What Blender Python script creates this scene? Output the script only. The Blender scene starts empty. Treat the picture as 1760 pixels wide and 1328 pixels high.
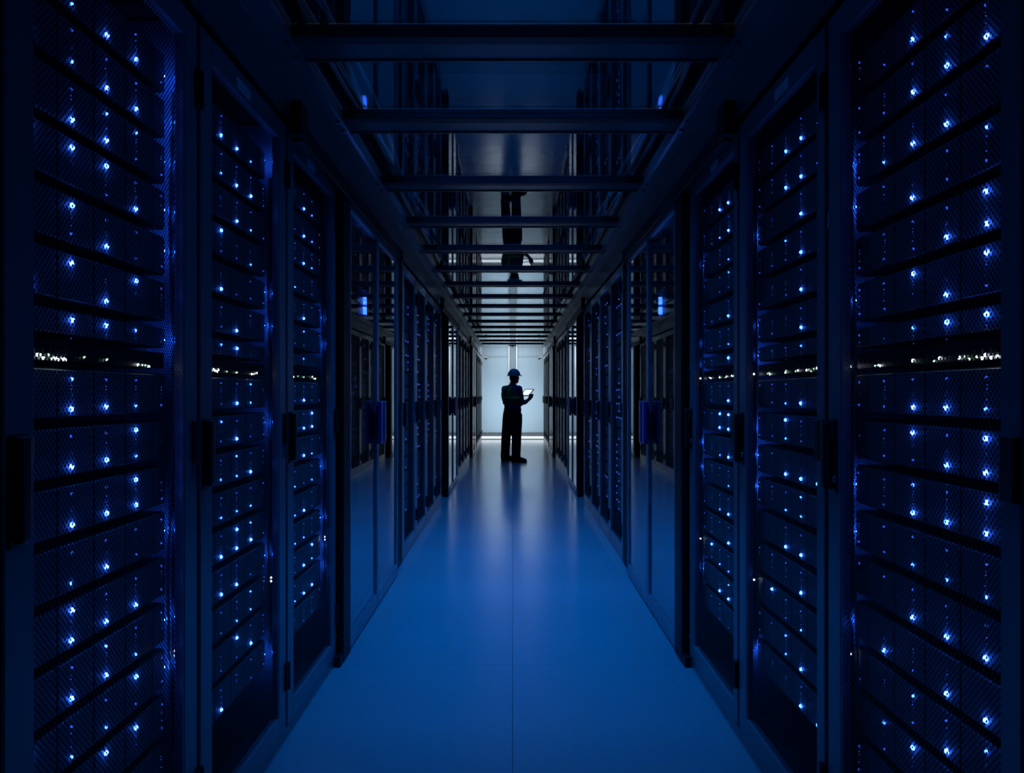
import bpy, bmesh, math, random
from mathutils import Vector, Matrix
rnd = random.Random(7)
SC = bpy.context.scene
COL = SC.collection
PI = math.pi

# ------------------------------------------------------------------ camera, world, light, exposure
H = 1.30                                   # eye height, metres
F = 1303.0                                 # focal length in pixels of the 1760 px wide frame
cam_d = bpy.data.cameras.new('camera')
cam_d.lens = F / 1760 * 36; cam_d.sensor_width = 36; cam_d.sensor_fit = 'HORIZONTAL'
cam_d.shift_x = -1 / 1760; cam_d.shift_y = 12 / 1760
cam_d.clip_start = 0.05; cam_d.clip_end = 100
cam = bpy.data.objects.new('camera', cam_d); COL.objects.link(cam)
cam.location = (0, 0, H); cam.rotation_euler = (PI / 2, 0, 0)
SC.camera = cam

world = bpy.data.worlds.new('World'); SC.world = world; world.use_nodes = True
world.node_tree.nodes['Background'].inputs[0].default_value = (0.02, 0.06, 0.2, 1)
world.node_tree.nodes['Background'].inputs[1].default_value = 0.004

SC.view_settings.view_transform = 'Standard'
SC.view_settings.look = 'None'
SC.view_settings.gamma = 1
SC.view_settings.use_curve_mapping = False
SC.view_settings.exposure = 0.0
try:
    SC.cycles.use_denoising = True
    SC.cycles.denoiser = 'OPENIMAGEDENOISE'
    SC.cycles.max_bounces = 8
    SC.cycles.transparent_max_bounces = 24
    SC.cycles.sample_clamp_indirect = 3.0
    SC.cycles.caustics_reflective = False
    SC.cycles.caustics_refractive = False
    SC.cycles.use_light_tree = True
except Exception:
    pass

BLUE = (0.001, 0.22, 1.0)
BAY_WATTS = 9.2          # each blue downlight above the glass ceiling
WALL_WATTS = 22.0        # added, unseen white light box behind the frosted end wall

# ------------------------------------------------------------------ helpers
def tag(o, label=None, cat=None, group=None, kind=None):
    if label: o['label'] = label
    if cat: o['category'] = cat
    if group: o['group'] = group
    if kind: o['kind'] = kind
    return o

def empty(name, loc=(0, 0, 0), parent=None):
    o = bpy.data.objects.new(name, None); COL.objects.link(o)
    o.empty_display_size = 0.1; o.location = loc
    if parent: o.parent = parent
    return o

def place(name, me, parent=None, loc=(0, 0, 0), rot=None):
    o = bpy.data.objects.new(name, me); COL.objects.link(o)
    o.location = loc
    if rot: o.rotation_euler = rot
    if parent: o.parent = parent
    return o

class MB:
    """collects pieces of one part into a bmesh"""
    def __init__(self): self.bm = bmesh.new()
    def _tail(self, n0, mi):
        self.bm.faces.ensure_lookup_table()
        for f in self.bm.faces[n0:]: f.material_index = mi
    def box(self, x0, x1, y0, y1, z0, z1, mi=0, bev=0.0, seg=2):
        x0, x1 = sorted((x0, x1)); y0, y1 = sorted((y0, y1)); z0, z1 = sorted((z0, z1))
        bm = self.bm; n0 = len(bm.faces)
        v = [bm.verts.new((x, y, z)) for x in (x0, x1) for y in (y0, y1) for z in (z0, z1)]
        fs = [bm.faces.new([v[i] for i in q]) for q in
              ((0, 1, 3, 2), (4, 6, 7, 5), (0, 4, 5, 1), (2, 3, 7, 6), (0, 2, 6, 4), (1, 5, 7, 3))]
        if bev > 0:
            es = list({e for f in fs for e in f.edges})
            bmesh.ops.bevel(bm, geom=es, offset=bev, segments=seg, profile=0.7, affect='EDGES')
        self._tail(n0, mi); return self
    def cyl(self, c, axis, r, h, n=16, mi=0, r2=None):
        bm = self.bm; n0 = len(bm.faces)
        q = Vector((0, 0, 1)).rotation_difference(Vector(axis).normalized()).to_matrix().to_4x4()
        bmesh.ops.create_cone(bm, cap_ends=True, segments=n, radius1=r, radius2=r if r2 is None else r2, depth=h,
                              matrix=Matrix.Translation(Vector(c)) @ q)
        self._tail(n0, mi); return self
    def ring(self, c, axis, r, t, n=14, m=6, mi=0):
        bm = self.bm; n0 = len(bm.faces)
        q = Vector((0, 0, 1)).rotation_difference(Vector(axis).normalized()).to_matrix()
        rows = []
        for i in range(n):
            a = 2 * PI * i / n; row = []
            for j in range(m):
                b = 2 * PI * j / m
                p = Vector(((r + t * math.cos(b)) * math.cos(a), (r + t * math.cos(b)) * math.sin(a), t * math.sin(b)))
                row.append(bm.verts.new(q @ p + Vector(c)))
            rows.append(row)
        for i in range(n):
            for j in range(m):
                bm.faces.new((rows[i][j], rows[(i + 1) % n][j], rows[(i + 1) % n][(j + 1) % m], rows[i][(j + 1) % m]))
        self._tail(n0, mi); return self
    def dome(self, c, axis, r, h, n=8, mi=0):
        bm = self.bm; n0 = len(bm.faces)
        q = Vector((0, 0, 1)).rotation_difference(Vector(axis).normalized()).to_matrix()
        rows = []
        for k in range(3):
            a = k / 3 * PI / 2
            rows.append([bm.verts.new(q @ Vector((r * math.cos(a) * math.cos(2 * PI * i / n), r * math.cos(a) * math.sin(2 * PI * i / n), h * math.sin(a))) + Vector(c)) for i in range(n)])
        top = bm.verts.new(q @ Vector((0, 0, h)) + Vector(c))
        for k in range(2):
            for i in range(n):
                bm.faces.new((rows[k][i], rows[k][(i + 1) % n], rows[k + 1][(i + 1) % n], rows[k + 1][i]))
        for i in range(n): bm.faces.new((rows[2][i], rows[2][(i + 1) % n], top))
        self._tail(n0, mi); return self
    def tube(self, pts, r, n=8, mi=0):
        bm = self.bm; n0 = len(bm.faces); rows = []
        pts = [Vector(p) for p in pts]
        for i, p in enumerate(pts):
            t = (pts[min(i + 1, len(pts) - 1)] - pts[max(i - 1, 0)]).normalized()
            a = t.cross(Vector((0, 0, 1)) if abs(t.z) < 0.9 else Vector((1, 0, 0))).normalized(); b = t.cross(a)
            rr = r[i] if isinstance(r, (list, tuple)) else r
            rows.append([bm.verts.new(p + rr * (math.cos(2 * PI * k / n) * a + math.sin(2 * PI * k / n) * b)) for k in range(n)])
        for i in range(len(rows) - 1):
            for k in range(n):
                bm.faces.new((rows[i][k], rows[i][(k + 1) % n], rows[i + 1][(k + 1) % n], rows[i + 1][k]))
        bm.faces.new(rows[0]); bm.faces.new(rows[-1])
        self._tail(n0, mi); return self
    def loft(self, secs, mi=0, cap=True):
        """secs: list of lists of points (same count)"""
        bm = self.bm; n0 = len(bm.faces)
        rows = [[bm.verts.new(p) for p in s] for s in secs]; n = len(rows[0])
        for i in range(len(rows) - 1):
            for k in range(n):
                bm.faces.new((rows[i][k], rows[i][(k + 1) % n], rows[i + 1][(k + 1) % n], rows[i + 1][k]))
        if cap: bm.faces.new(rows[0]); bm.faces.new(rows[-1])
        self._tail(n0, mi); return self
    def mesh(self, name, mats, smooth=False):
        me = bpy.data.meshes.new(name)
        bmesh.ops.recalc_face_normals(self.bm, faces=self.bm.faces[:])
        if smooth:
            for f in self.bm.faces: f.smooth = True
        self.bm.to_mesh(me); self.bm.free()
        for m in (mats if isinstance(mats, (list, tuple)) else [mats]): me.materials.append(m)
        return me
    def build(self, name, mats, parent=None, loc=(0, 0, 0), smooth=False, rot=None):
        return place(name, self.mesh(name, mats, smooth), parent, loc, rot)

# ------------------------------------------------------------------ materials
def new_mat(name):
    m = bpy.data.materials.new(name); m.use_nodes = True
    nt = m.node_tree; nt.nodes.clear()
    out = nt.nodes.new('ShaderNodeOutputMaterial')
    return m, nt, out

def N(nt, t, **kw):
    n = nt.nodes.new(t)
    for k, v in kw.items(): setattr(n, k, v)
    return n

def principled(name, col, rough=0.5, metal=0.0, spec=0.5, var=0.15, scale=12.0, bump=0.0, bscale=300.0, stretch=None):
    m, nt, out = new_mat(name)
    p = N(nt, 'ShaderNodeBsdfPrincipled')
    p.inputs['Roughness'].default_value = rough
    p.inputs['Metallic'].default_value = metal
    p.inputs['Specular IOR Level'].default_value = spec
    tc = N(nt, 'ShaderNodeTexCoord'); src = tc.outputs['Object']
    if stretch:
        mp = N(nt, 'ShaderNodeMapping'); mp.inputs['Scale'].default_value = stretch
        nt.links.new(src, mp.inputs['Vector']); src = mp.outputs['Vector']
    nz = N(nt, 'ShaderNodeTexNoise'); nz.inputs['Scale'].default_value = scale; nz.inputs['Detail'].default_value = 4
    nt.links.new(src, nz.inputs['Vector'])
    rp = N(nt, 'ShaderNodeValToRGB')
    rp.color_ramp.elements[0].position = 0.3; rp.color_ramp.elements[1].position = 0.7
    rp.color_ramp.elements[0].color = tuple(c * (1 - var) for c in col) + (1,)
    rp.color_ramp.elements[1].color = tuple(min(1, c * (1 + var)) for c in col) + (1,)
    nt.links.new(nz.outputs['Fac'], rp.inputs['Fac'])
    nt.links.new(rp.outputs['Color'], p.inputs['Base Color'])
    mr = N(nt, 'ShaderNodeMapRange')
    mr.inputs['To Min'].default_value = max(0.02, rough * 0.85); mr.inputs['To Max'].default_value = min(1, rough * 1.15)
    nt.links.new(nz.outputs['Fac'], mr.inputs['Value']); nt.links.new(mr.outputs['Result'], p.inputs['Roughness'])
    if bump > 0:
        n2 = N(nt, 'ShaderNodeTexNoise'); n2.inputs['Scale'].default_value = bscale; n2.inputs['Detail'].default_value = 3
        nt.links.new(src, n2.inputs['Vector'])
        b = N(nt, 'ShaderNodeBump'); b.inputs['Strength'].default_value = bump; b.inputs['Distance'].default_value = 0.002
        nt.links.new(n2.outputs['Fac'], b.inputs['Height']); nt.links.new(b.outputs['Normal'], p.inputs['Normal'])
    nt.links.new(p.outputs[0], out.inputs[0])
    return m

def emitter(name, col, strength, sample=True):
    m, nt, out = new_mat(name)
    e = N(nt, 'ShaderNodeEmission'); e.inputs[0].default_value = tuple(col) + (1,); e.inputs[1].default_value = strength
    nt.links.new(e.outputs[0], out.inputs[0])
    m.cycles.emission_sampling = 'FRONT' if sample else 'NONE'
    return m

def glass_sheet(name, tint, f0=0.045, gain=1.0, rough=0.012):
    """thin architectural pane: mirror share by Schlick from the view angle, the rest passes straight through"""
    m, nt, out = new_mat(name)
    ge = N(nt, 'ShaderNodeNewGeometry')
    dot = N(nt, 'ShaderNodeVectorMath', operation='DOT_PRODUCT')
    nt.links.new(ge.outputs['Normal'], dot.inputs[0]); nt.links.new(ge.outputs['Incoming'], dot.inputs[1])
    ab = N(nt, 'ShaderNodeMath', operation='ABSOLUTE'); nt.links.new(dot.outputs['Value'], ab.inputs[0])
    om = N(nt, 'ShaderNodeMath', operation='SUBTRACT'); om.inputs[0].default_value = 1; nt.links.new(ab.outputs[0], om.inputs[1])
    pw = N(nt, 'ShaderNodeMath', operation='POWER'); pw.inputs[1].default_value = 5; nt.links.new(om.outputs[0], pw.inputs[0])
    ml = N(nt, 'ShaderNodeMath', operation='MULTIPLY_ADD', use_clamp=True)
    ml.inputs[1].default_value = (1 - f0) * gain; ml.inputs[2].default_value = f0
    nt.links.new(pw.outputs[0], ml.inputs[0])
    tr = N(nt, 'ShaderNodeBsdfTransparent'); tr.inputs[0].default_value = tuple(tint) + (1,)
    gl = N(nt, 'ShaderNodeBsdfGlossy'); gl.inputs['Color'].default_value = (0.95, 0.98, 1, 1); gl.inputs['Roughness'].default_value = rough
    mx = N(nt, 'ShaderNodeMixShader')
    nt.links.new(ml.outputs[0], mx.inputs[0]); nt.links.new(tr.outputs[0], mx.inputs[1]); nt.links.new(gl.outputs[0], mx.inputs[2])
    nt.links.new(mx.outputs[0], out.inputs[0])
    return m

def perforated(name, col, px=0.0125, pz=0.0145, r=0.0047):
    """steel sheet with staggered round holes; the holes are cut by transparency"""
    m, nt, out = new_mat(name)
    tc = N(nt, 'ShaderNodeTexCoord'); sp = N(nt, 'ShaderNodeSeparateXYZ'); nt.links.new(tc.outputs['Object'], sp.inputs[0])
    def M(op, a, b=None, c=None):
        n = N(nt, 'ShaderNodeMath', operation=op)
        for i, v in enumerate((a, b, c)):
            if v is None: continue
            if isinstance(v, (int, float)): n.inputs[i].default_value = v
            else: nt.links.new(v, n.inputs[i])
        return n.outputs[0]
    def cell(o, pitch, off):
        q = M('MULTIPLY_ADD', o, 1 / pitch, off)
        q = M('SUBTRACT', M('FRACT', q), 0.5)
        return M('MULTIPLY', q, pitch)
    def dist(off):
        a = cell(sp.outputs['Y'], px, off); b = cell(sp.outputs['Z'], pz, off)
        return M('SQRT', M('ADD', M('MULTIPLY', a, a), M('MULTIPLY', b, b)))
    d = M('MINIMUM', dist(0.0), dist(0.5))
    hole = M('LESS_THAN', d, r)
    p = N(nt, 'ShaderNodeBsdfPrincipled'); p.inputs['Base Color'].default_value = tuple(col) + (1,)
    p.inputs['Roughness'].default_value = 0.55; p.inputs['Specular IOR Level'].default_value = 0.3
    tr = N(nt, 'ShaderNodeBsdfTransparent')
    mx = N(nt, 'ShaderNodeMixShader'); nt.links.new(hole, mx.inputs[0])
    nt.links.new(p.outputs[0], mx.inputs[1]); nt.links.new(tr.outputs[0], mx.inputs[2])
    nt.links.new(mx.outputs[0], out.inputs[0])
    return m

def frosted(name, col):
    m, nt, out = new_mat(name)
    tc = N(nt, 'ShaderNodeTexCoord'); nz = N(nt, 'ShaderNodeTexNoise'); nz.inputs['Scale'].default_value = 6; nz.inputs['Detail'].default_value = 6
    mp = N(nt, 'ShaderNodeMapping'); mp.inputs['Scale'].default_value = (1, 1, 0.25)
    nt.links.new(tc.outputs['Object'], mp.inputs[0]); nt.links.new(mp.outputs[0], nz.inputs['Vector'])
    rp = N(nt, 'ShaderNodeValToRGB')
    rp.color_ramp.elements[0].color = tuple(c * 0.92 for c in col) + (1,); rp.color_ramp.elements[1].color = tuple(col) + (1,)
    nt.links.new(nz.outputs['Fac'], rp.inputs[0])
    t = N(nt, 'ShaderNodeBsdfTranslucent'); d = N(nt, 'ShaderNodeBsdfDiffuse')
    nt.links.new(rp.outputs[0], t.inputs[0]); nt.links.new(rp.outputs[0], d.inputs[0])
    mx = N(nt, 'ShaderNodeMixShader'); mx.inputs[0].default_value = 0.25
    nt.links.new(t.outputs[0], mx.inputs[1]); nt.links.new(d.outputs[0], mx.inputs[2]); nt.links.new(mx.outputs[0], out.inputs[0])
    return m

M_frame = principled('powder_coat', (0.22, 0.23, 0.25), 0.30, 0, 0.6, 0.05, 9, 0.0, 900)
M_black = principled('black_coat', (0.007, 0.007, 0.009), 0.5, 0, 0.35, 0.1)
M_body = principled('cabinet_interior', (0.03, 0.033, 0.04), 0.6, 0, 0.3)
M_inner = principled('interior_side', (0.34, 0.35, 0.38), 0.55, 0, 0.3)
M_handle = principled('handle_plastic', (0.012, 0.012, 0.015), 0.42, 0, 0.5)
M_lock = principled('lock_metal', (0.45, 0.47, 0.5), 0.3, 1.0)
M_mesh = perforated('perforated_steel', (0.022, 0.024, 0.03))
M_chassis = principled('server_steel', (0.018, 0.02, 0.024), 0.55)
M_sled = principled('sled_front', (0.30, 0.31, 0.34), 0.5, 0.0, 0.4, 0.1, 20)
M_button = principled('button_ring', (0.75, 0.77, 0.8), 0.4, 0.0)
M_floor = principled('floor_vinyl', (0.31, 0.33, 0.35), 0.20, 0, 0.35, 0.03, 40.0, 0.06, 160)
M_slab = principled('floor_seam', (0.05, 0.05, 0.06), 0.8)
M_rail = principled('brushed_aluminium', (0.23, 0.24, 0.255), 0.33, 0.5, 0.5, 0.06, 6, 0.05, 200, (1, 0.1, 1))
M_bulk = principled('bulkhead_sheet', (0.24, 0.25, 0.265), 0.36, 0.5, 0.5, 0.08, 4)
M_bar = principled('dark_bar', (0.012, 0.013, 0.016), 0.5)
M_plate = principled('bar_plate', (0.12, 0.125, 0.13), 0.32, 0.5)
M_cglass = glass_sheet('ceiling_glass', (0.9, 0.94, 0.97), 0.09, 1.0)
M_dglass = glass_sheet('door_glass', (0.50, 0.60, 0.70), 0.48, 1.0)
M_dframe = principled('glass_door_frame', (0.36, 0.39, 0.43), 0.35, 0.5)
M_tag = principled('label_card', (0.85, 0.87, 0.9), 0.5)
M_blueh = principled('blue_handle', (0.02, 0.035, 0.22), 0.35)
M_teal = principled('teal_sticker', (0.2, 0.5, 0.55), 0.5)
M_frost = frosted('frosted_panel', (0.72, 0.83, 0.90))
M_frost2 = frosted('frosted_post', (0.52, 0.60, 0.66))
M_wtrim = principled('end_wall_trim', (0.62, 0.65, 0.68), 0.5)
M_dark = principled('plenum_dark', (0.012, 0.013, 0.016), 0.9)
M_white = principled('white_paint', (0.8, 0.82, 0.84), 0.6)
M_cable = principled('cable_sheath', (0.42, 0.41, 0.38), 0.5)
M_ccable = principled('patch_cord', (0.10, 0.14, 0.12), 0.5)
E_b = emitter('led_bright', (0.024, 0.115, 1.0), 46.0)
E_glow = emitter('led_end', (0.012, 0.10, 1.0), 260.0)  # added emitter, turned from view, that brightens the inner side wall
E_m = emitter('led_medium', (0.02, 0.11, 1.0), 22.0)
E_d = emitter('led_dim', (0.03, 0.11, 1.0), 1.2, False)
E_o = principled('led_off', (0.10, 0.12, 0.2), 0.3)
E_f = emitter('led_far', (0.06, 0.13, 1.0), 1.8, False)
E_w = emitter('led_white', (0.75, 0.88, 1.0), 12.0)
E_g = emitter('led_green', (0.5, 0.9, 0.55), 3.0, False)
E_strip = emitter('strip_white', (0.8, 0.92, 1.0), 1.2)
E_lamp = emitter('blue_lamp', (0.05, 0.17, 1.0), 60.0)
E_screen = emitter('tablet_screen', (0.78, 0.9, 1.0), 1.15)

# ------------------------------------------------------------------ layout (metres): aisle runs along +Y
XD = 0.85                 # door plane
XG = 0.82                 # glass door plane
CABW = 0.80
CABH = 2.33
ZC = 2.55                 # underside of glass ceiling
END = 21.4
NEAR = [1.255, 2.054, 2.854]
GLASS = [3.82, 9.72, 15.62]
GROUPS = [5.86, 11.76, 17.66]

# ------------------------------------------------------------------ floor
floor = MB().box(-2.6, 2.6, -1.4, 23.4, -0.10, -0.012).build('floor', M_slab)
tag(floor, 'satin raised floor of large tiles along the aisle', None, None, 'structure')
rows_y = [-1.37 + 1.665 * i for i in range(15)]
G = 0.0009
tile = MB().box(-0.425 + G, 0.425 - G, -0.8325 + G, 0.8325 - G, -0.012, 0.0, 0, 0.0008, 1).mesh('floor_tile', M_floor)
for y in rows_y:
    for x in (-1.275, -0.425, 0.425, 1.275):
        if y + 0.8325 > 23.4: continue
        place('floor_tile', tile, floor, (x, y + 0.8325, 0))

# ------------------------------------------------------------------ ceiling: rails, glass panes, cross bars
ceil = empty('ceiling', (0, 0, ZC)); tag(ceil, 'glass containment ceiling with dark cross bars', None, None, 'structure')
XI = 0.765                # inner edge of rails
for s in (-1, 1):
    mb = MB()
    mb.box(s * XI, s * 0.853, 0.2, END - 1.6, -0.012, 0.035)
    mb.box(s * XI, s * (XI + 0.006), 0.2, END - 1.6, -0.022, -0.012)      # lip that catches the light
    mb.box(s * 0.845, s * 0.853, 0.2, END - 1.6, -0.03, -0.012)
    mb.build('edge_rail', M_rail, ceil)
bars = [1.45, 2.62, 3.40, 4.44, 5.46, 6.50, 7.56, 8.62, 9.72, 10.8, 11.95, 13.1, 14.25, 15.45, 16.6, 17.9, 19.0]
bar_me = MB().box(-XI, XI, 0, 0.06, -0.018, 0.03, 0, 0.003, 1).mesh('bar', M_bar)
plate_me = MB().box(-XI, XI, 0.06, 0.215, -0.006, 0.02).box(-XI, XI, 0.203, 0.215, -0.012, -0.006).mesh('plate', M_plate)
bolt_me = MB().cyl((0, 0, 0), (0, 0, 1), 0.011, 0.012, 8).mesh('bolt', M_lock)
for y in bars:
    b = place('crossbar', bar_me, ceil, (0, y, 0))
    place('cover_plate', plate_me, b)
    for s in (-1, 1):
        place('bolt', bolt_me, b, (s * (XI + 0.03), 0.05, -0.016)); place('bolt', bolt_me, b, (s * (XI + 0.03), 0.17, -0.016))
ends = [0.25] + [y + 0.215 for y in bars]
starts = bars + [END - 1.6]
for a, b in zip(ends, starts):
    if b - a < 0.05: continue
    MB().box(-XI, XI, a, b, 0.004, 0.012).build('glass_pane', M_cglass, ceil)

# bulkhead sheets above the cabinets, one sheet per 0.8 m
for s, nm in ((-1, 'wall_left'), (1, 'wall_right')):
    w = empty(nm, (s * XD, 0, CABH)); tag(w, None, None, None, 'structure')
    me = MB().box(0, s * 0.03, 0.002, CABW - 0.002, 0.012, ZC - CABH - 0.014).mesh('bulkhead_sheet', M_bulk)
    y = 0.455
    while y < END - 0.5:
        place('bulkhead_sheet', me, w, (0, y, 0)); y += CABW
    MB().box(s * 0.006, s * 0.03, 0.3, END - 0.3, 0.0, ZC - CABH - 0.014).build('bulkhead_frame', M_black, w)

# outer room shell (dark hall around the aisle)
for s, nm in ((-1, 'wall_hall_left'), (1, 'wall_hall_right')):
    o = MB().box(s * 2.4, s * 2.5, -1.4, 23.4, -0.1, 4.0).build(nm, M_dark); tag(o, None, None, None, 'structure')
o = MB().box(-2.5, 2.5, -1.4, 23.4, 4.0, 4.1).build('ceiling_hall', M_dark); tag(o, None, None, None, 'structure')
o = MB().box(-2.5, 2.5, -1.5, -1.4, -0.1, 4.0).build('wall_front', M_dark); tag(o, None, None, None, 'structure')
o = MB().box(-2.5, 2.5, 23.3, 23.4, -0.1, 4.0).build('wall_rear', M_white); tag(o, None, None, None, 'structure')

# ------------------------------------------------------------------ end wall: frosted panels lit from behind
wall = empty('wall_back', (0, END, 0)); tag(wall, 'pale frosted end wall glowing from behind', None, None, 'structure')
for x0, x1 in ((-1.02, -0.115), (0.125, 1.02)):
    MB().box(x0, x1, 0, 0.02, 0.2, 2.33).build('frosted_panel', M_frost, wall)
    MB().box(x0, x1, 0.0, 0.02, 2.35, 2.9).build('upper_panel', M_frost, wall)
MB().box(-0.095, 0.105, -0.03, 0.0, 0.2, 2.9).build('centre_post', M_frost2, wall)
for x in (-0.105, 0.115):
    MB().box(x - 0.01, x + 0.01, -0.035, 0.02, 0.2, 2.9).build('post_edge', M_white, wall)
MB().box(-1.02, 1.02, -0.01, 0.03, 0.125, 0.2).build('bottom_rail', M_wtrim, wall)
MB().box(-1.02, 1.02, -0.006, 0.026, 2.33, 2.35).build('middle_rail', M_frost, wall)
for s in (-1, 1):
    MB().box(s * 1.02, s * 2.4, -0.0, 0.06, 0, 4.0).build('side_infill', M_dark, wall)
MB().box(-2.4, 2.4, 0.0, 0.06, 2.9, 4.0).build('top_infill', M_dark, wall)
st = empty('light_strip', (0, END + 0.10, 0)); tag(st, 'bright white light strip on the floor under the end wall', 'light strip')
MB().box(-1.0, 1.0, 0.0, 0.03, 0.02, 0.085).build('diffuser', E_strip, st)
MB().box(-1.02, 1.02, -0.01, 0.05, 0.0, 0.02).build('mount', M_wtrim, st)

lb = empty('added_light_box', (0, END + 0.95, 0)); tag(lb, 'added white light box, unseen behind the frosted end wall', 'light box')  # added out of view to make the end wall glow
MB().box(-1.1, 1.1, 0.02, 0.10, 0.0, 2.5).build('housing', M_white, lb)
ld = bpy.data.lights.new('added_backlight', 'AREA'); ld.shape = 'RECTANGLE'; ld.size = 2.0; ld.size_y = 1.5
ld.energy = WALL_WATTS; ld.color = (0.87, 0.94, 1.0)
lo = bpy.data.objects.new('added_backlight', ld); COL.objects.link(lo); lo.parent = lb
lo.location = (0, -0.15, 0.86); lo.rotation_euler = (-PI / 2, 0, 0)

el = empty('added_fill_panel', (0, END - 0.75, 2.80)); tag(el, 'added white fill panel over the aisle in front of the end wall', 'lamp')  # added out of view to whiten the far floor and cabinets
MB().box(-0.75, 0.75, -0.35, 0.35, 0.01, 0.06).build('housing', M_white, el)
for x in (-0.6, 0.6): MB().cyl((x, 0, 0.63), (0, 0, 1), 0.008, 1.14, 8).build('hanger_rod', M_dark, el)
ld = bpy.data.lights.new('added_fill_panel_light', 'AREA'); ld.shape = 'RECTANGLE'; ld.size = 1.4; ld.size_y = 0.6
ld.energy = 40; ld.color = (0.82, 0.92, 1.0)
lo = bpy.data.objects.new('added_fill_panel_light', ld); COL.objects.link(lo); lo.parent = el

# ------------------------------------------------------------------ blue downlights above the glass ceiling
mids = [(a + b) / 2 for a, b in zip(ends, starts)]
ORD = ['first', 'second', 'third', 'fourth', 'fifth', 'sixth', 'seventh', 'eighth', 'ninth', 'tenth', 'eleventh', 'twelfth',
       'thirteenth', 'fourteenth', 'fifteenth', 'sixteenth', 'seventeenth', 'eighteenth', 'nineteenth', 'twentieth', 'twenty-first',
       'twenty-second', 'twenty-third', 'twenty-fourth', 'twenty-fifth', 'twenty-sixth', 'twenty-seventh', 'twenty-eighth']
hous = MB().box(-0.62, 0.62, -0.26, 0.26, 0.02, 0.12, 0, 0.01, 1).mesh('housing', M_dark)
lip = MB().box(-0.62, -0.60, -0.26, 0.26, -0.03, 0.02).box(0.60, 0.62, -0.26, 0.26, -0.03, 0.02).box(-0.62, 0.62, -0.26, -0.24, -0.03, 0.02).box(-0.62, 0.62, 0.24, 0.26, -0.03, 0.02).mesh('baffle', M_dark)
rod = MB().cyl((0, 0, 0.385), (0, 0, 1), 0.008, 0.53, 8).mesh('hanger_rod', M_dark)
for i, y in enumerate(mids):
    L = empty('blue_downlight', (0, y, 3.35))
    tag(L, 'blue louvred downlight above the glass ceiling, %s from the camera' % ORD[i], 'downlight', 'blue downlights above the ceiling')
    place('housing', hous, L); place('baffle', lip, L)
    for x in (-0.4, 0.4): place('hanger_rod', rod, L, (x, 0, 0))
    ld = bpy.data.lights.new('downlight_lamp', 'AREA'); ld.shape = 'RECTANGLE'; ld.size = 1.15; ld.size_y = 0.44
    k = 1.4
    for lim, v in ((5.0, 1.25), (4.0, 0.66), (3.0, 0.30), (2.0, 0.10)):
        if y < lim: k = v
    for lim, v in ((6.2, 1.1), (8.0, 0.72), (10.0, 0.42), (13.0, 0.14), (16.0, 0.06)):
        if y > lim: k = v
    ld.energy = BAY_WATTS * k; ld.color = BLUE; ld.spread = math.radians(64)
    lo = bpy.data.objects.new('downlight_lamp', ld); COL.objects.link(lo); lo.parent = L

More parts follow.
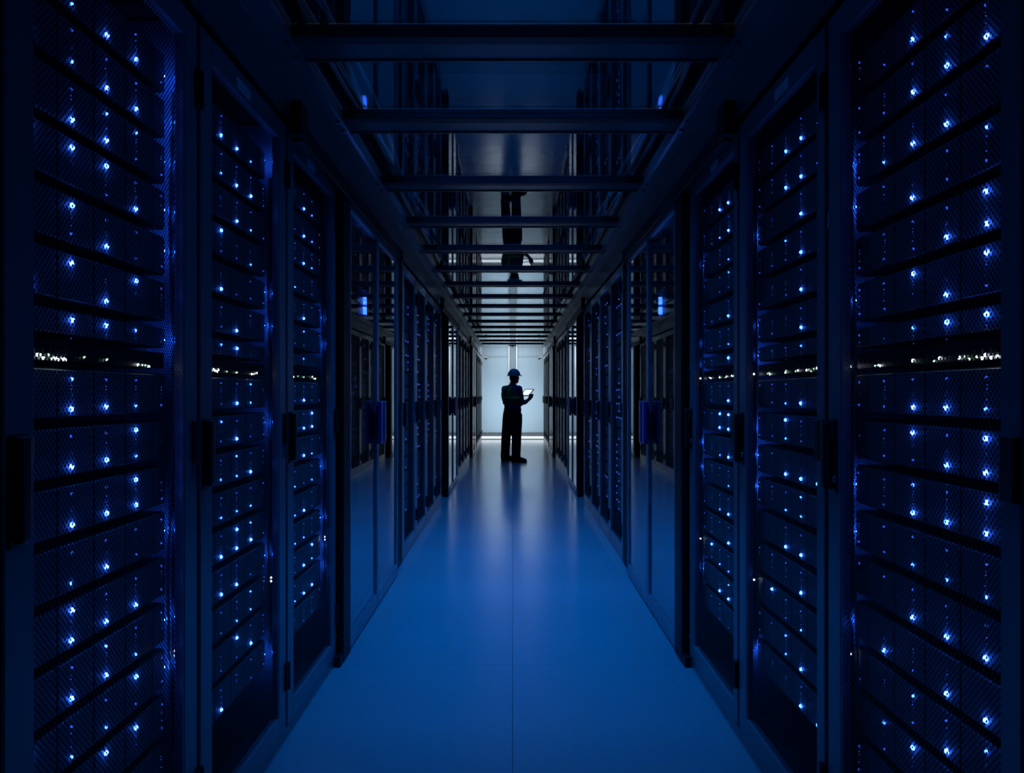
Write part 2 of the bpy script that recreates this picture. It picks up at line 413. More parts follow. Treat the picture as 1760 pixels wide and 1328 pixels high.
# ------------------------------------------------------------------ server cabinets
def side_meshes(s):
    d = {}
    A = 0.088 if s < 0 else 0.062          # inner edge of the near stile
    def yy(a, b): return (a, b) if s < 0 else (CABW - b, CABW - a)
    # door frame: stiles and rails (local origin: cabinet corner on the door plane, x outward from the aisle)
    W = CABW
    mb = MB()
    T = 0.028
    mb.box(0, s * T, 0.012, A, 0.045, 2.305, 0, 0.003, 1)
    mb.box(0, s * T, W - 0.090, W - 0.012, 0.045, 2.305, 0, 0.003, 1)
    mb.box(0, s * T, A, W - 0.090, 0.045, 0.115, 0)
    mb.box(0, s * T, A, W - 0.090, 2.232, 2.305, 0)
    mb.box(s * 0.002, s * 0.012, A, A + 0.006, 0.115, 2.232, 0)
    mb.box(s * 0.002, s * 0.012, W - 0.096, W - 0.090, 0.115, 2.232, 0)
    d['door'] = mb.mesh('door', M_frame)
    d['mesh'] = MB().box(s * 0.012, s * 0.0135, A, W - 0.090, 0.115, 2.232).mesh('mesh_panel', M_mesh)
    # carcass
    mb = MB()
    mb.box(s * 0.032, s * 1.0, 0.002, 0.022, 0.05, 2.31)
    mb.box(s * 0.032, s * 1.0, W - 0.006, W - 0.002, 0.05, 2.31)
    mb.box(s * 0.98, s * 1.0, 0.022, W - 0.022, 0.05, 2.31)
    mb.box(s * 0.032, s * 1.0, 0.002, W - 0.002, 2.31, CABH)
    mb.box(s * 0.032, s * 1.0, 0.002, W - 0.002, 0.04, 0.06)
    d['body'] = mb.mesh('carcass', M_body)
    d['inner'] = MB().box(s * 0.032, s * 0.5, W - 0.022, W - 0.007, 0.06, 2.30).mesh('inner_side', M_inner)
    d['plinth'] = MB().box(s * 0.004, s * 0.98, 0.0, W, 0.0, 0.04).mesh('plinth', M_frame)
    # mounting posts either side of the servers
    d['post'] = MB().box(s * 0.062, s * 0.085, 0.032 if s < 0 else 0.066, 0.100 if s < 0 else 0.125, 0.07, 2.3).mesh('mounting_post', M_body)
    # swing handle on the near stile, key cylinder on its own
    mb = MB()
    mb.box(-s * 0.004, s * 0.002, *yy(0.018, 0.074), 1.035, 1.23, 0, 0.004, 2)
    mb.box(-s * 0.026, -s * 0.006, *yy(0.020, 0.050), 1.045, 1.226, 0, 0.008, 3)
    mb.box(-s * 0.018, -s * 0.002, *yy(0.020, 0.066), 1.18, 1.228, 0, 0.006, 2)
    d['handle'] = mb.mesh('handle', M_handle, True)
    d['lock'] = MB().ring((-s * 0.006, yy(0.064, 0.064)[0], 1.075), (1, 0, 0), 0.0075, 0.0025).cyl((-s * 0.004, yy(0.064, 0.064)[0], 1.075), (1, 0, 0), 0.006, 0.006, 12).mesh('key_lock', M_lock, True)
    d['latch'] = MB().box(-s * 0.014, 0, *yy(W - 0.050, W - 0.013), 1.115, 1.225, 0, 0.003, 2).mesh('latch_plate', M_handle)
    d['hinge'] = MB().box(-s * 0.010, s * 0.004, *yy(W - 0.03, W - 0.008), -0.05, 0.05, 0, 0.003, 1).cyl((-s * 0.008, yy(W - 0.004, W - 0.004)[0], 0), (0, 0, 1), 0.007, 0.1, 8).mesh('hinge', M_black)
    d['tag'] = MB().box(-s * 0.002, 0, 0.28, 0.40, 2.245, 2.278, 0).mesh('label_card', M_tag)
    d['side'] = None
    return d
SM = {s: side_meshes(s) for s in (-1, 1)}
SIDE = {-1: 'left', 1: 'right'}

def cabinet(s, y0, label, rich=True):
    d = SM[s]
    c = empty('server_cabinet', (s * XD, y0, 0))
    tag(c, label, 'cabinet', 'perforated server cabinets along the aisle')
    place('carcass', d['body'], c); place('plinth', d['plinth'], c)
    place('inner_side', d['inner'], c)
    dr = place('door', d['door'], c)
    place('mesh_panel', d['mesh'], dr); place('handle', d['handle'], dr); place('latch_plate', d['latch'], dr)
    place('label_card', d['tag'], dr)
    for z in (0.24, 2.12): place('hinge', d['hinge'], dr, (0, 0, z))
    if rich:
        place('key_lock', d['lock'], dr)
        place('mounting_post', d['post'], c)
    return c

# ---- server meshes: local origin at the left end of the front face centre; x outward, y along the aisle
XF = 0.057               # server front behind the door plane
PITCH = 0.119
COLS = [0.0 + 0.133 * i for i in range(5)]
OFF = {-1: 0.17, 1: 0.195}
def server_meshes(s):
    d = {}
    for nm, h0, h1 in (('full', -0.047, 0.048), ('half', 0.002, 0.048)):
        d['ch_' + nm] = MB().box(s * 0.006, s * 0.62, -0.058, 0.55, h0 - 0.003, h1 + 0.003).mesh('server', M_chassis)
        d['se_' + nm] = MB().box(0, s * 0.01, -0.045, 0.02, h0, h1, 0, 0.0015, 1).mesh('drive_sled', M_sled)
        d['sl_' + nm] = MB().box(0, s * 0.01, -0.045, 0.083 , h0, h1, 0, 0.0015, 1).mesh('drive_sled', M_sled)
    for nm, m, r, h in (('3', E_b, 0.0054, 0.006), ('2', E_m, 0.0034, 0.004), ('1', E_d, 0.0030, 0.0035), ('0', E_o, 0.0028, 0.003)):
        d['led' + nm] = MB().dome((0, 0, 0), (-s, 0, 0), r, h, 8).mesh('status_light', m, True)
    d['ring'] = MB().ring((0, 0, 0), (1, 0, 0), 0.0042, 0.0013, 12, 5).mesh('release_button', M_button, True)
    d['end'] = MB().dome((0, 0, 0), (0, 1, 0), 0.0045, 0.006, 8).mesh('added_side_glow', E_glow, True)
    d['dots'] = MB().dome((0, 0, 0.009), (-s, 0, 0), 0.0013, 0.0015, 5).dome((0, 0, 0.016), (-s, 0, 0), 0.0013, 0.0015, 5).dome((0, 0.001, -0.012), (-s, 0, 0), 0.0012, 0.0015, 5).mesh('activity_dots', E_d)
    return d
SV = {s: server_meshes(s) for s in (-1, 1)}

LED = {
    'L0': '0002030300 0212131300 0003232100 3130301300 0231131100 0330033000 1030302000 2123131200 1213133200 1213133300 1212131100 0233131300 1013231200 3012123100 0000303000 0000000000',
    'L1': '0003030200 0002030300 0000030200 0030010200 0003011000 0000031000 0020300000 0001032200 0021130000 0012221300 0012120200 0013332300 0013130100 0001022200 0001301300 0013000000',
    'L2': '0000030200 0000030200 0001030200 0002010000 0000130000 0000200000 0000200000 0000031000 0000033300 0000030200 0002011200 0002030100 0002020100 0000033200 0002030300 0000010000',
    'R0': '0000130100 1323130100 1013030200 2010030000 3313100100 3103300100 3030200000 1213131000 3313311100 3313230000 1212121100 1313131000 0303010300 2013210000 0000302000 0000000000',
    'R1': '0203030000 1213030000 1003000000 0003200000 0103000000 0003000000 1020100000 1003120000 1201320000 0303030000 1222020000 0203030000 1213000000 0102113000 1003220000 0313000000',
    'R2': '0003030000 0103020000 0202010000 0021000000 0013010000 0112100000 0030000000 0003000000 0033330000 0303020000 2002000000 0303020000 0003000000 0002023000 2023030000 0301000000',
}
CABN = {0: 'nearest', 1: 'second', 2: 'third'}

for s in (-1, 1):
    for ci, y0 in enumerate(NEAR):
        cab = cabinet(s, y0, {0: 'tall black server cabinet nearest the camera in the %s row',
                              1: 'second black server cabinet from the camera in the %s row',
                              2: 'third black server cabinet in the %s row, just before the glass doors'}[ci] % SIDE[s])
        key = ('L' if s < 0 else 'R') + str(ci)
        rows = LED[key].split()
        d = SV[s]
        for ri, row in enumerate(rows):
            k = 7 - ri
            half = 'half' if k == 1 else 'full'
            x = s * (XD + XF); y = y0 + OFF[s]; z = H + k * PITCH
            sv = place('server', d['ch_' + half], None, (x, y, z))
            tag(sv, 'blue-lit rack server, %s from the top, in the %s cabinet of the %s row' % (ORD[ri], CABN[ci], SIDE[s]),
                'server', 'servers in the near cabinets')
            if rnd.random() < 0.5: place('added_side_glow', d['end'], sv, (s * 0.004, 0.55, rnd.uniform(-0.01, 0.02) if half == 'full' else 0.02))  # added glow aimed at the side wall, not a server indicator
            for c in range(5):
                sl = place('drive_sled', d[('sl_' if c < 4 else 'se_') + half], sv, (0, COLS[c], 0))
                for t in range(2):
                    if half == 'half' and t == 1: continue
                    lv = row[c * 2 + t]
                    if lv == '0' and rnd.random() < 0.45: lv = '1'
                    place('status_light', d['led' + lv], sl, (0, rnd.uniform(-0.002, 0.002), (0.031, -0.031)[t] + rnd.uniform(-0.002, 0.002)))
                place('release_button', d['ring'], sl, (0, 0.003, 0.008 if half == 'half' else 0.0))
                if rnd.random() < 0.6: place('activity_dots', d['dots'], sl, (0, rnd.uniform(-0.003, 0.003), 0.006 if half == 'half' else 0))
        # slim network switch with white port lights, just above eye level
        sw = empty('network_switch', (s * (XD + XF), y0 + OFF[s], H + 0.085))
        tag(sw, 'slim network switch with white port lights in the %s cabinet of the %s row' % (CABN[ci], SIDE[s]), 'switch', 'network switches')
        mb = MB().box(s * 0.002, s * 0.4, -0.058, 0.55, -0.020, 0.020)
        mb.build('casing', M_black, sw)
        pm = MB().box(-s * 0.001, s * 0.003, -0.005, 0.005, -0.005, 0.004).mesh('port', M_chassis)
        for q in range(24): place('port', pm, sw, (0, -0.03 + 0.0245 * q, -0.003))
        lm = MB().dome((0, 0, 0), (-s, 0, 0), 0.0036, 0.003, 7).mesh('port_light', E_w, True)
        lg = MB().dome((0, 0, 0), (-s, 0, 0), 0.0028, 0.003, 6).mesh('port_light', E_g, True)
        for yy in ([-0.004, 0.006, 0.022, 0.038, 0.075, 0.088, 0.104, 0.112, 0.41, 0.462] if s < 0 else [-0.03, -0.016, 0.004, 0.012, 0.09, 0.16, 0.27, 0.42]):
            place('port_light', lm, sw, (0, yy + rnd.uniform(-0.003, 0.003), -0.014 + rnd.uniform(-0.004, 0.004)))
        for yy in (0.03, 0.055, 0.067, 0.18, 0.262, 0.27, 0.43, 0.445):
            place('port_light', lg, sw, (0, yy, -0.012 + rnd.uniform(-0.006, 0.004)))
        # vertical power strip on the inner side wall
        ps = empty('power_strip', (s * XD, y0 + CABW - 0.024, 0))
        tag(ps, 'vertical power strip inside the %s cabinet of the %s row' % (CABN[ci], SIDE[s]), 'power strip', 'cabinet power strips')
        MB().box(s * 0.034, s * 0.056, -0.018, -0.001, 0.35, 2.1).build('strip_body', M_chassis, ps)
        om = MB().box(s * 0.038, s * 0.052, -0.020, -0.017, -0.012, 0.012).mesh('outlet', M_black)
        for q in range(20): place('outlet', om, ps, (0, 0, 0.45 + 0.08 * q))
        im = MB().box(s * 0.042, s * 0.0475, -0.023, -0.018, -0.0028, 0.0028, 0, 0.001, 1).mesh('indicator', E_w)
        for z in ((0.605, 0.618) if s < 0 else (0.61, 1.372)): place('indicator', im, ps, (0, 0, z))
        # patch cord hanging at the far edge of the servers
        pts = [(s * (XD + 0.047 + 0.004 * math.sin(3.1 * z0 + ci)), y0 + 0.735 + 0.012 * math.sin(7 * z0 + s), z0) for z0 in [0.4 + 0.06 * i for i in range(29)]]
        pc = MB().tube(pts, 0.004, 6).build('patch_cord', M_ccable, None, (0, 0, 0), True)
        tag(pc, 'dark patch cord hanging beside the servers in the %s cabinet of the %s row' % (CABN[ci], SIDE[s]), 'cable', 'patch cords')

# small teal sticker on a right-hand stile
stk = MB().box(-0.0015, 0, 0.0, 0.012, -0.02, 0.02).build('sticker', M_teal, None, (XD - 0.001, 2.054 - 0.026, 1.77 - 0.005))
tag(stk, 'small teal sticker on the door stile between two right cabinets', 'sticker')

# ---- middle and far cabinets
def mid_server_mesh(s, v):
    mb = MB(); q = random.Random(100 * v + s)
    mb.box(s * 0.006, s * 0.5, -0.058, 0.575, -0.05, 0.051, 0)
    for c in range(5):
        mb.box(0, s * 0.01, COLS[c] - 0.045, COLS[c] + (0.083 if c < 4 else 0.03), -0.047, 0.048, 1)
        for z in (0.031, -0.031):
            u = q.random()
            if u < 0.30: mb.dome((0, COLS[c], z), (-s, 0, 0), 0.006, 0.006, 6, 2)
    return mb.mesh('server', [M_chassis, M_sled, E_f])
MS = {s: [mid_server_mesh(s, v) for v in range(6)] for s in (-1, 1)}
cn = 3
for gi, g0 in enumerate(GROUPS):
    for j in range(4):
        for s in (-1, 1):
            y0 = g0 + j * CABW
            n = 3 + gi * 4 + j
            cabinet(s, y0, '%s server cabinet in the %s row, %s' % (
                ORD[n], SIDE[s], ['between the two nearer glass doors', 'between the second and third glass doors', 'toward the end wall'][gi]), gi == 0)
            if gi == 0:
                for k in range(7, -9, -1):
                    sv = place('server', MS[s][rnd.randrange(6)], None, (s * (XD + XF), y0 + OFF[s], H + k * PITCH))
                    tag(sv, 'distant blue-lit server, %s from the top, in the %s cabinet of the %s row' % (ORD[7 - k], ORD[n], SIDE[s]),
                        'server', 'servers in the middle cabinets')
            else:
                mb = MB(); q = random.Random(n * 3 + s)
                for k in range(7, -9, -1):
                    z = k * PITCH
                    mb.box(0, s * 0.3, -0.1, 0.55, z - 0.047, z + 0.048, 0)
                    if q.random() < 0.5: mb.dome((0, q.uniform(0, 0.5), z), (-s, 0, 0), 0.008, 0.006, 6, 1)
                st_ = mb.build('server_stack', [M_sled, E_f], None, (s * (XD + XF), y0 + OFF[s], H))
                tag(st_, 'dim stack of servers inside the %s cabinet of the %s row' % (ORD[n], SIDE[s]), 'server stack', 'far server stacks', 'stuff')

# ------------------------------------------------------------------ sliding glass doors with posts and top tracks
def slab_frame(mb, s, x0, x1, y0, y1, z0, z1, w, wb):
    mb.box(s * x0, s * x1, y0, y0 + w, z0, z1, 0, 0.002, 1); mb.box(s * x0, s * x1, y1 - w, y1, z0, z1, 0, 0.002, 1)
    mb.box(s * x0, s * x1, y0 + w, y1 - w, z0, z0 + wb); mb.box(s * x0, s * x1, y0 + w, y1 - w, z1 - w, z1)
GN = ['nearest', 'second', 'farthest']
for gi, g0 in enumerate(GLASS):
    for s in (-1, 1):
        sd = SIDE[s]
        p = empty('door_post', (s * XD, g0 - 0.165, 0)); tag(p, 'black post before the %s glass doors in the %s row' % (GN[gi], sd), 'post', 'black door posts')
        MB().box(-s * 0.035, s * 0.12, 0.004, 0.16, 0.0, CABH - 0.07, 0, 0.004, 1).build('upright', M_black, p)
        MB().box(-s * 0.033, -s * 0.004, -0.06, 0.0, 0.0, 0.05, 0, 0.003, 1).build('foot_block', M_black, p)
        MB().cyl((0.0, -0.002, 0.13), (0, 1, 0), 0.006, 0.006, 8).build('bolt', M_lock, p)
        MB().cyl((0.0, -0.002, 1.42), (0, 1, 0), 0.006, 0.006, 8).build('bolt', M_lock, p)
        q0 = g0 + 1.6
        p2 = empty('end_post', (s * XD, q0 + 0.01, 0)); tag(p2, 'dark filler post after the %s glass doors in the %s row' % (GN[gi], sd), 'post', 'dark filler posts')
        MB().box(s * 0.0, s * 0.1, 0.0, 0.42, 0.0, CABH, 0, 0.004, 1).build('filler', M_black, p2)
        MB().box(-s * 0.006, s * 0.0, 0.37, 0.42, 0.05, CABH - 0.02).build('edge_strip', M_frame, p2)
        # top track
        tr = empty('door_track', (s * XD, g0, CABH)); tag(tr, 'black overhead track of the %s glass doors in the %s row' % (GN[gi], sd), 'track', 'sliding door tracks')
        MB().box(-s * 0.045, -s * 0.012, -0.92, 1.72, -0.065, 0.012, 0, 0.004, 1).build('rail', M_black, tr)
        MB().box(-s * 0.055, -s * 0.012, -0.97, -0.86, -0.055, 0.075, 0, 0.004, 1).build('end_stop', M_black, tr)
        MB().box(-s * 0.050, -s * 0.012, 1.66, 1.74, -0.075, 0.015, 0, 0.004, 1).build('end_stop', M_black, tr)
        for j in range(2):
            y0 = g0 + 0.8 * j
            dd = empty('glass_door', (s * XG, y0, 0))
            tag(dd, '%s sliding glass panel of the %s glass doors in the %s row' % (['nearer', 'farther'][j], GN[gi], sd), 'glass door', 'sliding glass doors')
            mb = MB(); slab_frame(mb, s, 0, 0.03, 0.004, 0.796, 0.012, 2.262, 0.028, 0.075); mb.build('frame', M_dframe, dd)
            MB().box(s * 0.012, s * 0.020, 0.03, 0.77, 0.085, 2.236).build('pane', M_dglass, dd)
            hy = 0.70 if j == 0 else 0.015
            hd = MB().box(-s * 0.035, -s * 0.012, hy, hy + 0.085, 0.995, 1.255, 0, 0.011, 3).box(-s * 0.014, s * 0.0, hy + 0.02, hy + 0.06, 1.02, 1.23, 0, 0.003, 1).build('handle', M_blueh, dd, (0, 0, 0), True)
            MB().box(-s * 0.037, -s * 0.034, hy + 0.025, hy + 0.032, 1.01, 1.24).build('handle_inlay', M_dframe, hd)
        # niche behind the doors
        n = empty('wall_niche', (s * XD, g0, 0)); tag(n, None, None, None, 'structure')
        MB().box(s * 1.2, s * 1.22, 0, 1.6, 0.0, 2.33).build('back_sheet', M_body, n)
        MB().box(s * 0.05, s * 1.2, 0, 1.6, CABH - 0.04, CABH).build('top_sheet', M_body, n)
        MB().box(s * 0.13, s * 1.2, -0.02, 0.0, 0.0, CABH).build('side_sheet', M_body, n)
        MB().box(s * 0.05, s * 1.2, 1.605, 1.62, 0.0, CABH).build('side_sheet', M_body, n)
        if gi == 0:
            # blue signal lamp on a bracket behind the glass
            lp = empty('signal_lamp', (s * 0.99, g0 + 1.26, 1.89)); tag(lp, 'glowing blue signal lamp behind the %s glass doors' % sd, 'lamp', 'blue signal lamps')
            MB().cyl((0, 0, 0.03), (0, 0, 1), 0.012, 0.05, 10).cyl((0, 0, -0.035), (0, 0, 1), 0.013, 0.05, 10).build('tube', E_lamp, lp)
            MB().box(-0.006, 0.006, 0.013, 0.03, -0.1, 0.45).box(-0.01, 0.01, -0.012, 0.02, -0.004, 0.0).build('bracket', M_frame, lp)
            MB().tube([(0.005, 0.015, 0.06), (s * -0.03, 0.01, 0.085), (s * 0.01, 0.012, 0.105), (s * 0.035, 0.012, 0.10)], 0.003, 6).build('lead', E_d, lp)

# ------------------------------------------------------------------ cables above the ceiling edges
for s in (-1, 1):
    for i in range(4):
        pts = []
        for j in range(100):
            y = 1.0 + 0.185 * j
            pts.append((s * (0.66 + 0.022 * i + 0.03 * math.sin(1.7 * y + 2 * i + s)), y, ZC + 0.07 + 0.02 * (i % 2) + 0.03 * (0.5 + 0.5 * math.sin(2.3 * y + 1.3 * i))))
        o = MB().tube(pts, 0.009 + 0.002 * (i % 2), 8).build('ceiling_cable', M_cable, None, (0, 0, 0), True)
        tag(o, 'pale cable above the %s edge of the glass ceiling, %s from the rail' % (SIDE[s], ['fourth', 'third', 'second', 'first'][3 - i] if False else ['fourth', 'third', 'second', 'first'][i]), 'cable', 'cables above the ceiling')

for s in (-1, 1):
    for i in range(6):
        w = empty('added_cable_fill', (s * 0.70, 2.9 + 2.6 * i, 3.15)); tag(w, 'added slim white fill lamp above the %s ceiling cables, %s from the camera' % (SIDE[s], ORD[i]), 'lamp', 'added fill lamps above the ceiling cables')  # lamps added only to brighten the cables
        MB().box(-0.03, 0.03, -0.6, 0.6, 0.01, 0.05).build('housing', M_dark, w)
        MB().cyl((0, 0, 0.45), (0, 0, 1), 0.006, 0.8, 8).build('hanger_rod', M_dark, w)
        ld = bpy.data.lights.new('added_cable_fill_lamp', 'AREA'); ld.shape = 'RECTANGLE'; ld.size = 0.04; ld.size_y = 1.2
        ld.energy = 0.12; ld.color = (1.0, 0.95, 0.88); ld.spread = math.radians(40)
        lo = bpy.data.objects.new('added_cable_fill_lamp', ld); COL.objects.link(lo); lo.parent = w

# ------------------------------------------------------------------ small devices near the end wall
ms = empty('motion_sensor', (0, 18.98, ZC - 0.035)); tag(ms, 'small white motion sensor under the last ceiling bar', 'sensor')
MB().box(-0.10, 0.10, -0.03, 0.03, -0.03, 0.0, 0, 0.006, 2).build('base', M_white, ms)
MB().dome((0, 0, -0.03), (0, 0, -1), 0.03, 0.025, 12).build('lens', M_wtrim, ms, (0, 0, 0), True)
for s in (-1, 1):
    sc_ = empty('security_camera', (s * 0.815, 20.6, 2.30)); tag(sc_, 'small security camera on the %s bulkhead by the end wall' % SIDE[s], 'camera', 'security cameras')
    MB().box(-0.02, 0.02, -0.03, 0.03, -0.01, 0.04).build('mount', M_wtrim, sc_)
    MB().tube([(0, 0, 0), (-s * 0.04, -0.01, -0.03)], 0.01, 8).build('arm', M_wtrim, sc_)
    MB().cyl((-s * 0.075, -0.05, -0.04), (-s * 0.5, -1, -0.35), 0.028, 0.12, 14).build('housing', M_frame, sc_, (0, 0, 0), True)
    MB().cyl((-s * 0.106, -0.104, -0.061), (-s * 0.5, -1, -0.35), 0.02, 0.012, 14).build('lens', M_black, sc_)

# ------------------------------------------------------------------ the technician
def person():
    M_tr = principled('trousers', (0.012, 0.015, 0.028), 0.8, 0, 0.2, 0.2, 30, 0.2, 80)
    M_sh = principled('shirt', (0.05, 0.08, 0.26), 0.8, 0, 0.2, 0.2, 30)
    M_sk = principled('skin', (0.20, 0.11, 0.075), 0.55, 0, 0.4)
    M_hr = principled('hair', (0.012, 0.01, 0.009), 0.6)
    M_bt = principled('boots', (0.012, 0.011, 0.011), 0.6)
    M_vs = principled('vest', (0.05, 0.12, 0.09), 0.75, 0, 0.2)
    M_rf = principled('reflective_tape', (0.70, 0.95, 0.12), 0.4, 0, 0.5)
    M_ht = principled('hat_shell', (0.42, 0.44, 0.46), 0.3, 0, 0.5)
    dv = Vector((0.72, 0.69, 0)).normalized()      # facing
    rv = Vector((dv.y, -dv.x, 0))                  # his right
    up = Vector((0, 0, 1))
    def P(r, f, z): return rv * r + dv * f + up * z
    def ell(c, a, b, n=20, rr=rv, ff=dv, pw=2.4):
        out = []
        for i in range(n):
            t = 2 * PI * i / n; ct, sn = math.cos(t), math.sin(t)
            out.append(c + rr * a * math.copysign(abs(ct) ** (2 / pw), ct) + ff * b * math.copysign(abs(sn) ** (2 / pw), sn))
        return out
    tilt = rv * 0.01
    torso = [  # z, half width, half depth, forward offset
        (0.80, 0.165, 0.125, -0.01), (0.86, 0.195, 0.142, -0.015), (0.93, 0.190, 0.138, -0.01), (1.00, 0.176, 0.122, 0.0), (1.08, 0.180, 0.130, 0.0),
        (1.18, 0.195, 0.140, -0.01), (1.28, 0.210, 0.146, -0.02), (1.36, 0.215, 0.130, -0.025), (1.41, 0.195, 0.105, -0.02), (1.445, 0.135, 0.075, -0.01), (1.47, 0.07, 0.06, 0.0)]
    mb = MB()
    mb.loft([ell(P(0, o, z), a, b) for z, a, b, o in torso])
    def limb(pts, rad, n=14):
        secs = []
        pts = [Vector(p) for p in pts]
        for i, p in enumerate(pts):
            t = (pts[min(i + 1, len(pts) - 1)] - pts[max(i - 1, 0)]).normalized()
            a = t.cross(Vector((0.3, 1, 0.1))).normalized(); b = t.cross(a)
            secs.append([p + rad[i] * (math.cos(2 * PI * k / n) * a + math.sin(2 * PI * k / n) * b) for k in range(n)])
        mb.loft(secs)
    def ball(c, sx, sy, sz, rr=rv, ff=dv, n=14):
        secs = []
        for i in range(1, 10):
            a = -PI / 2 + PI * i / 10
            secs.append([Vector(c) + rr * sx * math.cos(a) * math.cos(2 * PI * k / n) + ff * sy * math.cos(a) * math.sin(2 * PI * k / n) + up * sz * math.sin(a) for k in range(n)])
        mb.loft(secs)
    # legs: his left is the far one, his right the near one
    hipL, hipR = P(-0.095, 0, 0.86), P(0.095, 0, 0.86)
    kneeL, kneeR = Vector((-0.125, 0.12, 0.47)), Vector((0.075, -0.12, 0.47))
    ankL, ankR = Vector((-0.145, 0.18, 0.09)), Vector((0.065, -0.19, 0.09))
    for h, k, a in ((hipL, kneeL, ankL), (hipR, kneeR, ankR)):
        limb([h + up * 0.05, h.lerp(k, 0.25), h.lerp(k, 0.6), k, k.lerp(a, 0.35), k.lerp(a, 0.75), a + up * 0.0],
             [0.120, 0.118, 0.106, 0.092, 0.092, 0.086, 0.090])
    # neck and head
    hd = (dv * 0.92 + rv * 0.30).normalized(); hr = Vector((hd.y, -hd.x, 0))
    hc = P(0.005, 0.035, 1.60)
    limb([P(0, -0.005, 1.42), P(0, 0.01, 1.49), hc - up * 0.05], [0.066, 0.058, 0.058])
    ball(hc + up * 0.015, 0.078, 0.095, 0.105, hr, hd)
    ball(hc - up * 0.055 + hd * 0.025, 0.060, 0.070, 0.065, hr, hd)            # jaw
    ball(hc + hd * 0.098 - up * 0.01, 0.013, 0.018, 0.022, hr, hd, 8)          # nose
    ball(hc + hd * 0.085 - up * 0.055, 0.024, 0.014, 0.012, hr, hd, 8)         # mouth
    for sg in (-1, 1):
        ball(hc + hr * sg * 0.080 - hd * 0.005 - up * 0.005, 0.012, 0.020, 0.030, hr, hd, 8)   # ears
        ball(hc + hr * sg * 0.032 + hd * 0.082 + up * 0.018, 0.016, 0.010, 0.009, hr, hd, 8)   # eyes
    # arms
    shR, shL = P(0.185, -0.02, 1.385), P(-0.185, -0.02, 1.385)
    elR, elL = Vector((0.185, -0.05, 1.105)), Vector((-0.03, 0.36, 1.10))
    wrR, wrL = Vector((0.305, 0.115, 1.175)), Vector((0.105, 0.305, 1.185))
    for sh, el, wr in ((shR, elR, wrR), (shL, elL, wrL)):
        limb([sh + up * 0.015, sh.lerp(el, 0.3), sh.lerp(el, 0.7), el, el.lerp(wr, 0.35), el.lerp(wr, 0.75), wr], [0.072, 0.066, 0.056, 0.050, 0.047, 0.038, 0.031])
        ball(sh, 0.075, 0.075, 0.07)
    # tablet frame axes
    tu = (dv * 0.73 + up * 0.68).normalized(); tw = rv.copy(); tn = tw.cross(tu).normalized()
    if tn.z < 0: tn = -tn
    tc = Vector((0.285, 0.275, 1.318))
    # hands: palm under the lower edge, fingers behind, thumb on the front
    for sg, wr in ((1, wrR), (-1, wrL)):
        edge = tc + tw * sg * 0.160 - tu * 0.05
        palm = wr.lerp(edge, 0.55) - tn * 0.012
        limb([wr, wr.lerp(palm, 0.5), palm, edge - tn * 0.025], [0.031, 0.036, 0.040, 0.030], 12)
        for fi in range(4):
            b0 = edge - tn * 0.030 + tu * (-0.030 + 0.021 * fi) + tw * sg * 0.012
            ln = (0.050, 0.062, 0.066, 0.058)[fi]
            limb([b0, b0 - tw * sg * ln * 0.5 - tn * 0.004, b0 - tw * sg * ln + tn * 0.004, b0 - tw * sg * (ln + 0.018) + tn * 0.010], [0.0105, 0.0098, 0.0088, 0.0075], 8)
        t0 = edge - tu * 0.045 + tw * sg * 0.008
        limb([t0 - tn * 0.012, t0 + tn * 0.010 + tw * sg * 0.004, t0 + tn * 0.024 - tw * sg * 0.03 + tu * 0.015, t0 + tn * 0.024 - tw * sg * 0.058 + tu * 0.028], [0.014, 0.0125, 0.0105, 0.0085], 8)
    me0 = mb.mesh('person_raw', M_sk)
    tmp = bpy.data.objects.new('person_raw', me0); COL.objects.link(tmp)
    rm = tmp.modifiers.new('remesh', 'REMESH'); rm.mode = 'VOXEL'; rm.voxel_size = 0.0085; rm.use_smooth_shade = True
    sm = tmp.modifiers.new('smooth', 'SMOOTH'); sm.factor = 0.5; sm.iterations = 3
    dg = bpy.context.evaluated_depsgraph_get()
    me = bpy.data.meshes.new_from_object(tmp.evaluated_get(dg))
    bpy.data.objects.remove(tmp); bpy.data.meshes.remove(me0)
    me.materials.clear()
    for m in (M_tr, M_sh, M_sk, M_hr): me.materials.append(m)
    for p in me.polygons:
        p.use_smooth = True
        c = p.center
        if c.z < 1.0 and (c - elR).length > 0.08 and (c - elL).length > 0.08: mi = 0
        else:
            mi = 1
            if c.z > 1.475:
                mi = 2
                rel = c - hc
                if rel.z > 0.03 or (rel.dot(hd) < -0.02 and rel.z > -0.045 and abs(rel.dot(hr)) < 0.078): mi = 3
            for el, wr in ((elR, wrR), (elL, wrL)):
                ax = wr - el; t = (c - el).dot(ax) / ax.length_squared
                off = (c - el - ax * t).length
                if t > -0.15 and off < 0.085 + (0.06 if t > 0.9 else 0) and c.z < 1.45 and t < 3.0 and (t > 0.15 or off < 0.06) and c.z > 1.05:
                    if t > 0.1: mi = 2
        p.material_index = mi
    body = place('person', me, None, (0, 14.5, 0))
    tag(body, 'person in hard hat and safety vest seen from behind, holding a lit tablet', 'person')
    # trouser crease folds and belt
    MB().loft([ell(P(0, 0, z), a, b) for z, a, b in ((0.975, 0.183, 0.132), (0.985, 0.186, 0.134), (1.015, 0.182, 0.130), (1.02, 0.178, 0.126))]).build('belt', M_bt, body, (0, 0, 0), True)
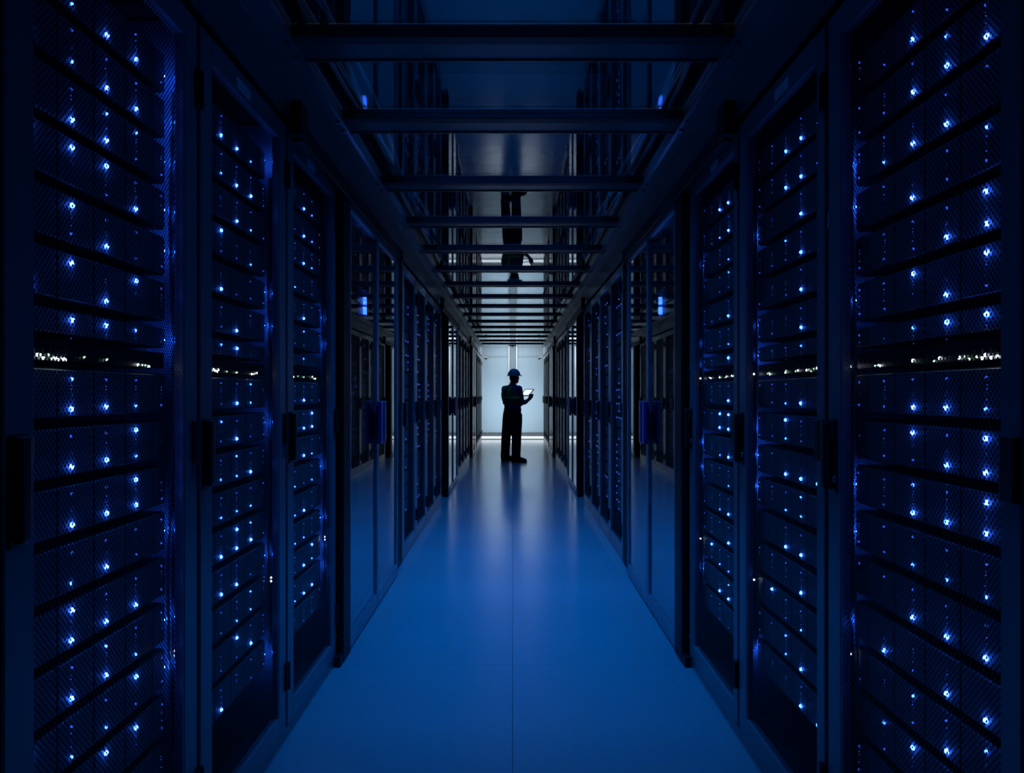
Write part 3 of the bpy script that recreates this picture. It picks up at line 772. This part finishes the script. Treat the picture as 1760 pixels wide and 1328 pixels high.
    # boots
    for a, toe in ((ankL, Vector((0.80, 0.55, 0))), (ankR, Vector((0.985, -0.16, 0)))):
        toe = toe.normalized(); sd = Vector((toe.y, -toe.x, 0)); base = Vector((a.x, a.y, 0))
        def sec(f, w, z0, z1, n=12):
            out = []
            for k in range(n):
                t = 2 * PI * k / n
                out.append(base + toe * f + sd * w * math.cos(t) + up * ((z0 + z1) / 2 + (z1 - z0) / 2 * math.sin(t)))
            return out
        b = MB().loft([sec(-0.085, 0.025, 0.02, 0.10), sec(-0.075, 0.042, 0.012, 0.16), sec(-0.02, 0.048, 0.01, 0.175), sec(0.035, 0.048, 0.01, 0.15),
                       sec(0.09, 0.048, 0.01, 0.105), sec(0.15, 0.050, 0.01, 0.085), sec(0.185, 0.042, 0.012, 0.072), sec(0.205, 0.02, 0.02, 0.05)]).build('boot', M_bt, body, (0, 0, 0), True)
        secs = []
        for z, g in ((0.0, 1.0), (0.022, 1.02)):
            secs.append([base + toe * (0.058 + 0.150 * g * math.cos(2 * PI * k / 18)) + sd * (0.052 * g * math.sin(2 * PI * k / 18)) + up * z for k in range(18)])
        MB().loft(secs).build('sole', M_handle, b, (0, 0, 0))
    # vest: shell just outside the torso, open at the bottom, armholes left to the sleeves
    vs = [(1.09, 0.193, 0.144, 0.0), (1.12, 0.197, 0.148, 0.0), (1.18, 0.208, 0.156, -0.01), (1.28, 0.218, 0.162, -0.02), (1.36, 0.208, 0.145, -0.025), (1.405, 0.184, 0.120, -0.02), (1.452, 0.115, 0.085, -0.01)]
    v = MB().loft([ell(P(0, o, z), a, b, 28) for z, a, b, o in vs], 0, False).build('safety_vest', M_vs, body, (0, 0, 0), True)
    so = v.modifiers.new('thickness', 'SOLIDIFY'); so.thickness = 0.004; so.offset = 1
    def vsec(z, grow):
        for (z0, a0, b0, o0), (z1, a1, b1, o1) in zip(vs, vs[1:]):
            if z0 <= z <= z1:
                t = (z - z0) / (z1 - z0)
                return ell(P(0, o0 + (o1 - o0) * t, z), a0 + (a1 - a0) * t + grow, b0 + (b1 - b0) * t + grow, 28)
    w = MB().loft([vsec(z, g) for z, g in ((1.205, 0.002), (1.205, 0.007), (1.245, 0.007), (1.245, 0.002))], 0, False).build('reflective_band', M_rf, v, (0, 0, 0), True)
    for r0 in (0.075, -0.095):
        pts = []
        for z in [1.245, 1.29, 1.33, 1.37, 1.41, 1.44]:
            s_ = vsec(z, 0.006); tgt = min((p for p in s_ if (p - P(0, 0, z)).dot(dv) < 0), key=lambda p: abs((p - P(0, 0, z)).dot(rv) - r0))
            pts.append(P(r0, (tgt - P(0, 0, z)).dot(dv), z))
        mb2 = MB(); mb2.loft([[p - rv * 0.018, p + rv * 0.018, p + rv * 0.018 - dv * 0.006, p - rv * 0.018 - dv * 0.006] for p in pts])
        mb2.build('reflective_strap', M_rf, v)
    # hard hat
    hb = hc + up * 0.045
    secs = []
    for i in range(9):
        a = i / 9 * PI / 2
        secs.append([hb + hr * 0.105 * math.cos(a) * math.cos(2 * PI * k / 24) + hd * 0.128 * math.cos(a) * math.sin(2 * PI * k / 24) + up * 0.122 * math.sin(a) for k in range(24)])
    hat = MB().loft(secs).build('hard_hat', M_ht, body, (0, 0, 0), True)
    secs = []
    for g, z in ((0.98, 0.004), (1.0, 0.010), (1.12, -0.004), (1.12, -0.010), (0.97, -0.006)):
        row = []
        for k in range(24):
            t = 2 * PI * k / 24; fw = 1 + (0.22 * max(0, math.sin(t)) ** 3 if g > 1.05 else 0)
            row.append(hb + hr * 0.105 * g * math.cos(t) + hd * 0.128 * g * fw * math.sin(t) + up * z)
        secs.append(row)
    MB().loft(secs, 0, False).build('brim', M_ht, hat, (0, 0, 0), True)
    MB().tube([hb + hd * 0.128 * math.cos(a) + up * (0.124 * math.sin(a)) for a in [0.15 + (PI - 0.3) * i / 12 for i in range(13)]], 0.008, 8).build('ridge', M_ht, hat, (0, 0, 0), True)
    # tablet: held by the person, a thing of its own
    R = Matrix((tw, tu, tn)).transposed().to_4x4()
    tb = empty('tablet', (0, 0, 0)); tb.matrix_world = Matrix.Translation(tc + Vector((0, 14.5, 0))) @ R
    tag(tb, 'tablet computer with a bright white screen held by the person', 'tablet')
    MB().box(-0.125, 0.125, -0.098, 0.098, -0.005, 0.005, 0, 0.004, 2).build('casing', M_handle, tb)
    MB().box(-0.103, 0.103, -0.077, 0.077, 0.0045, 0.0058).build('screen', E_screen, tb)
person()
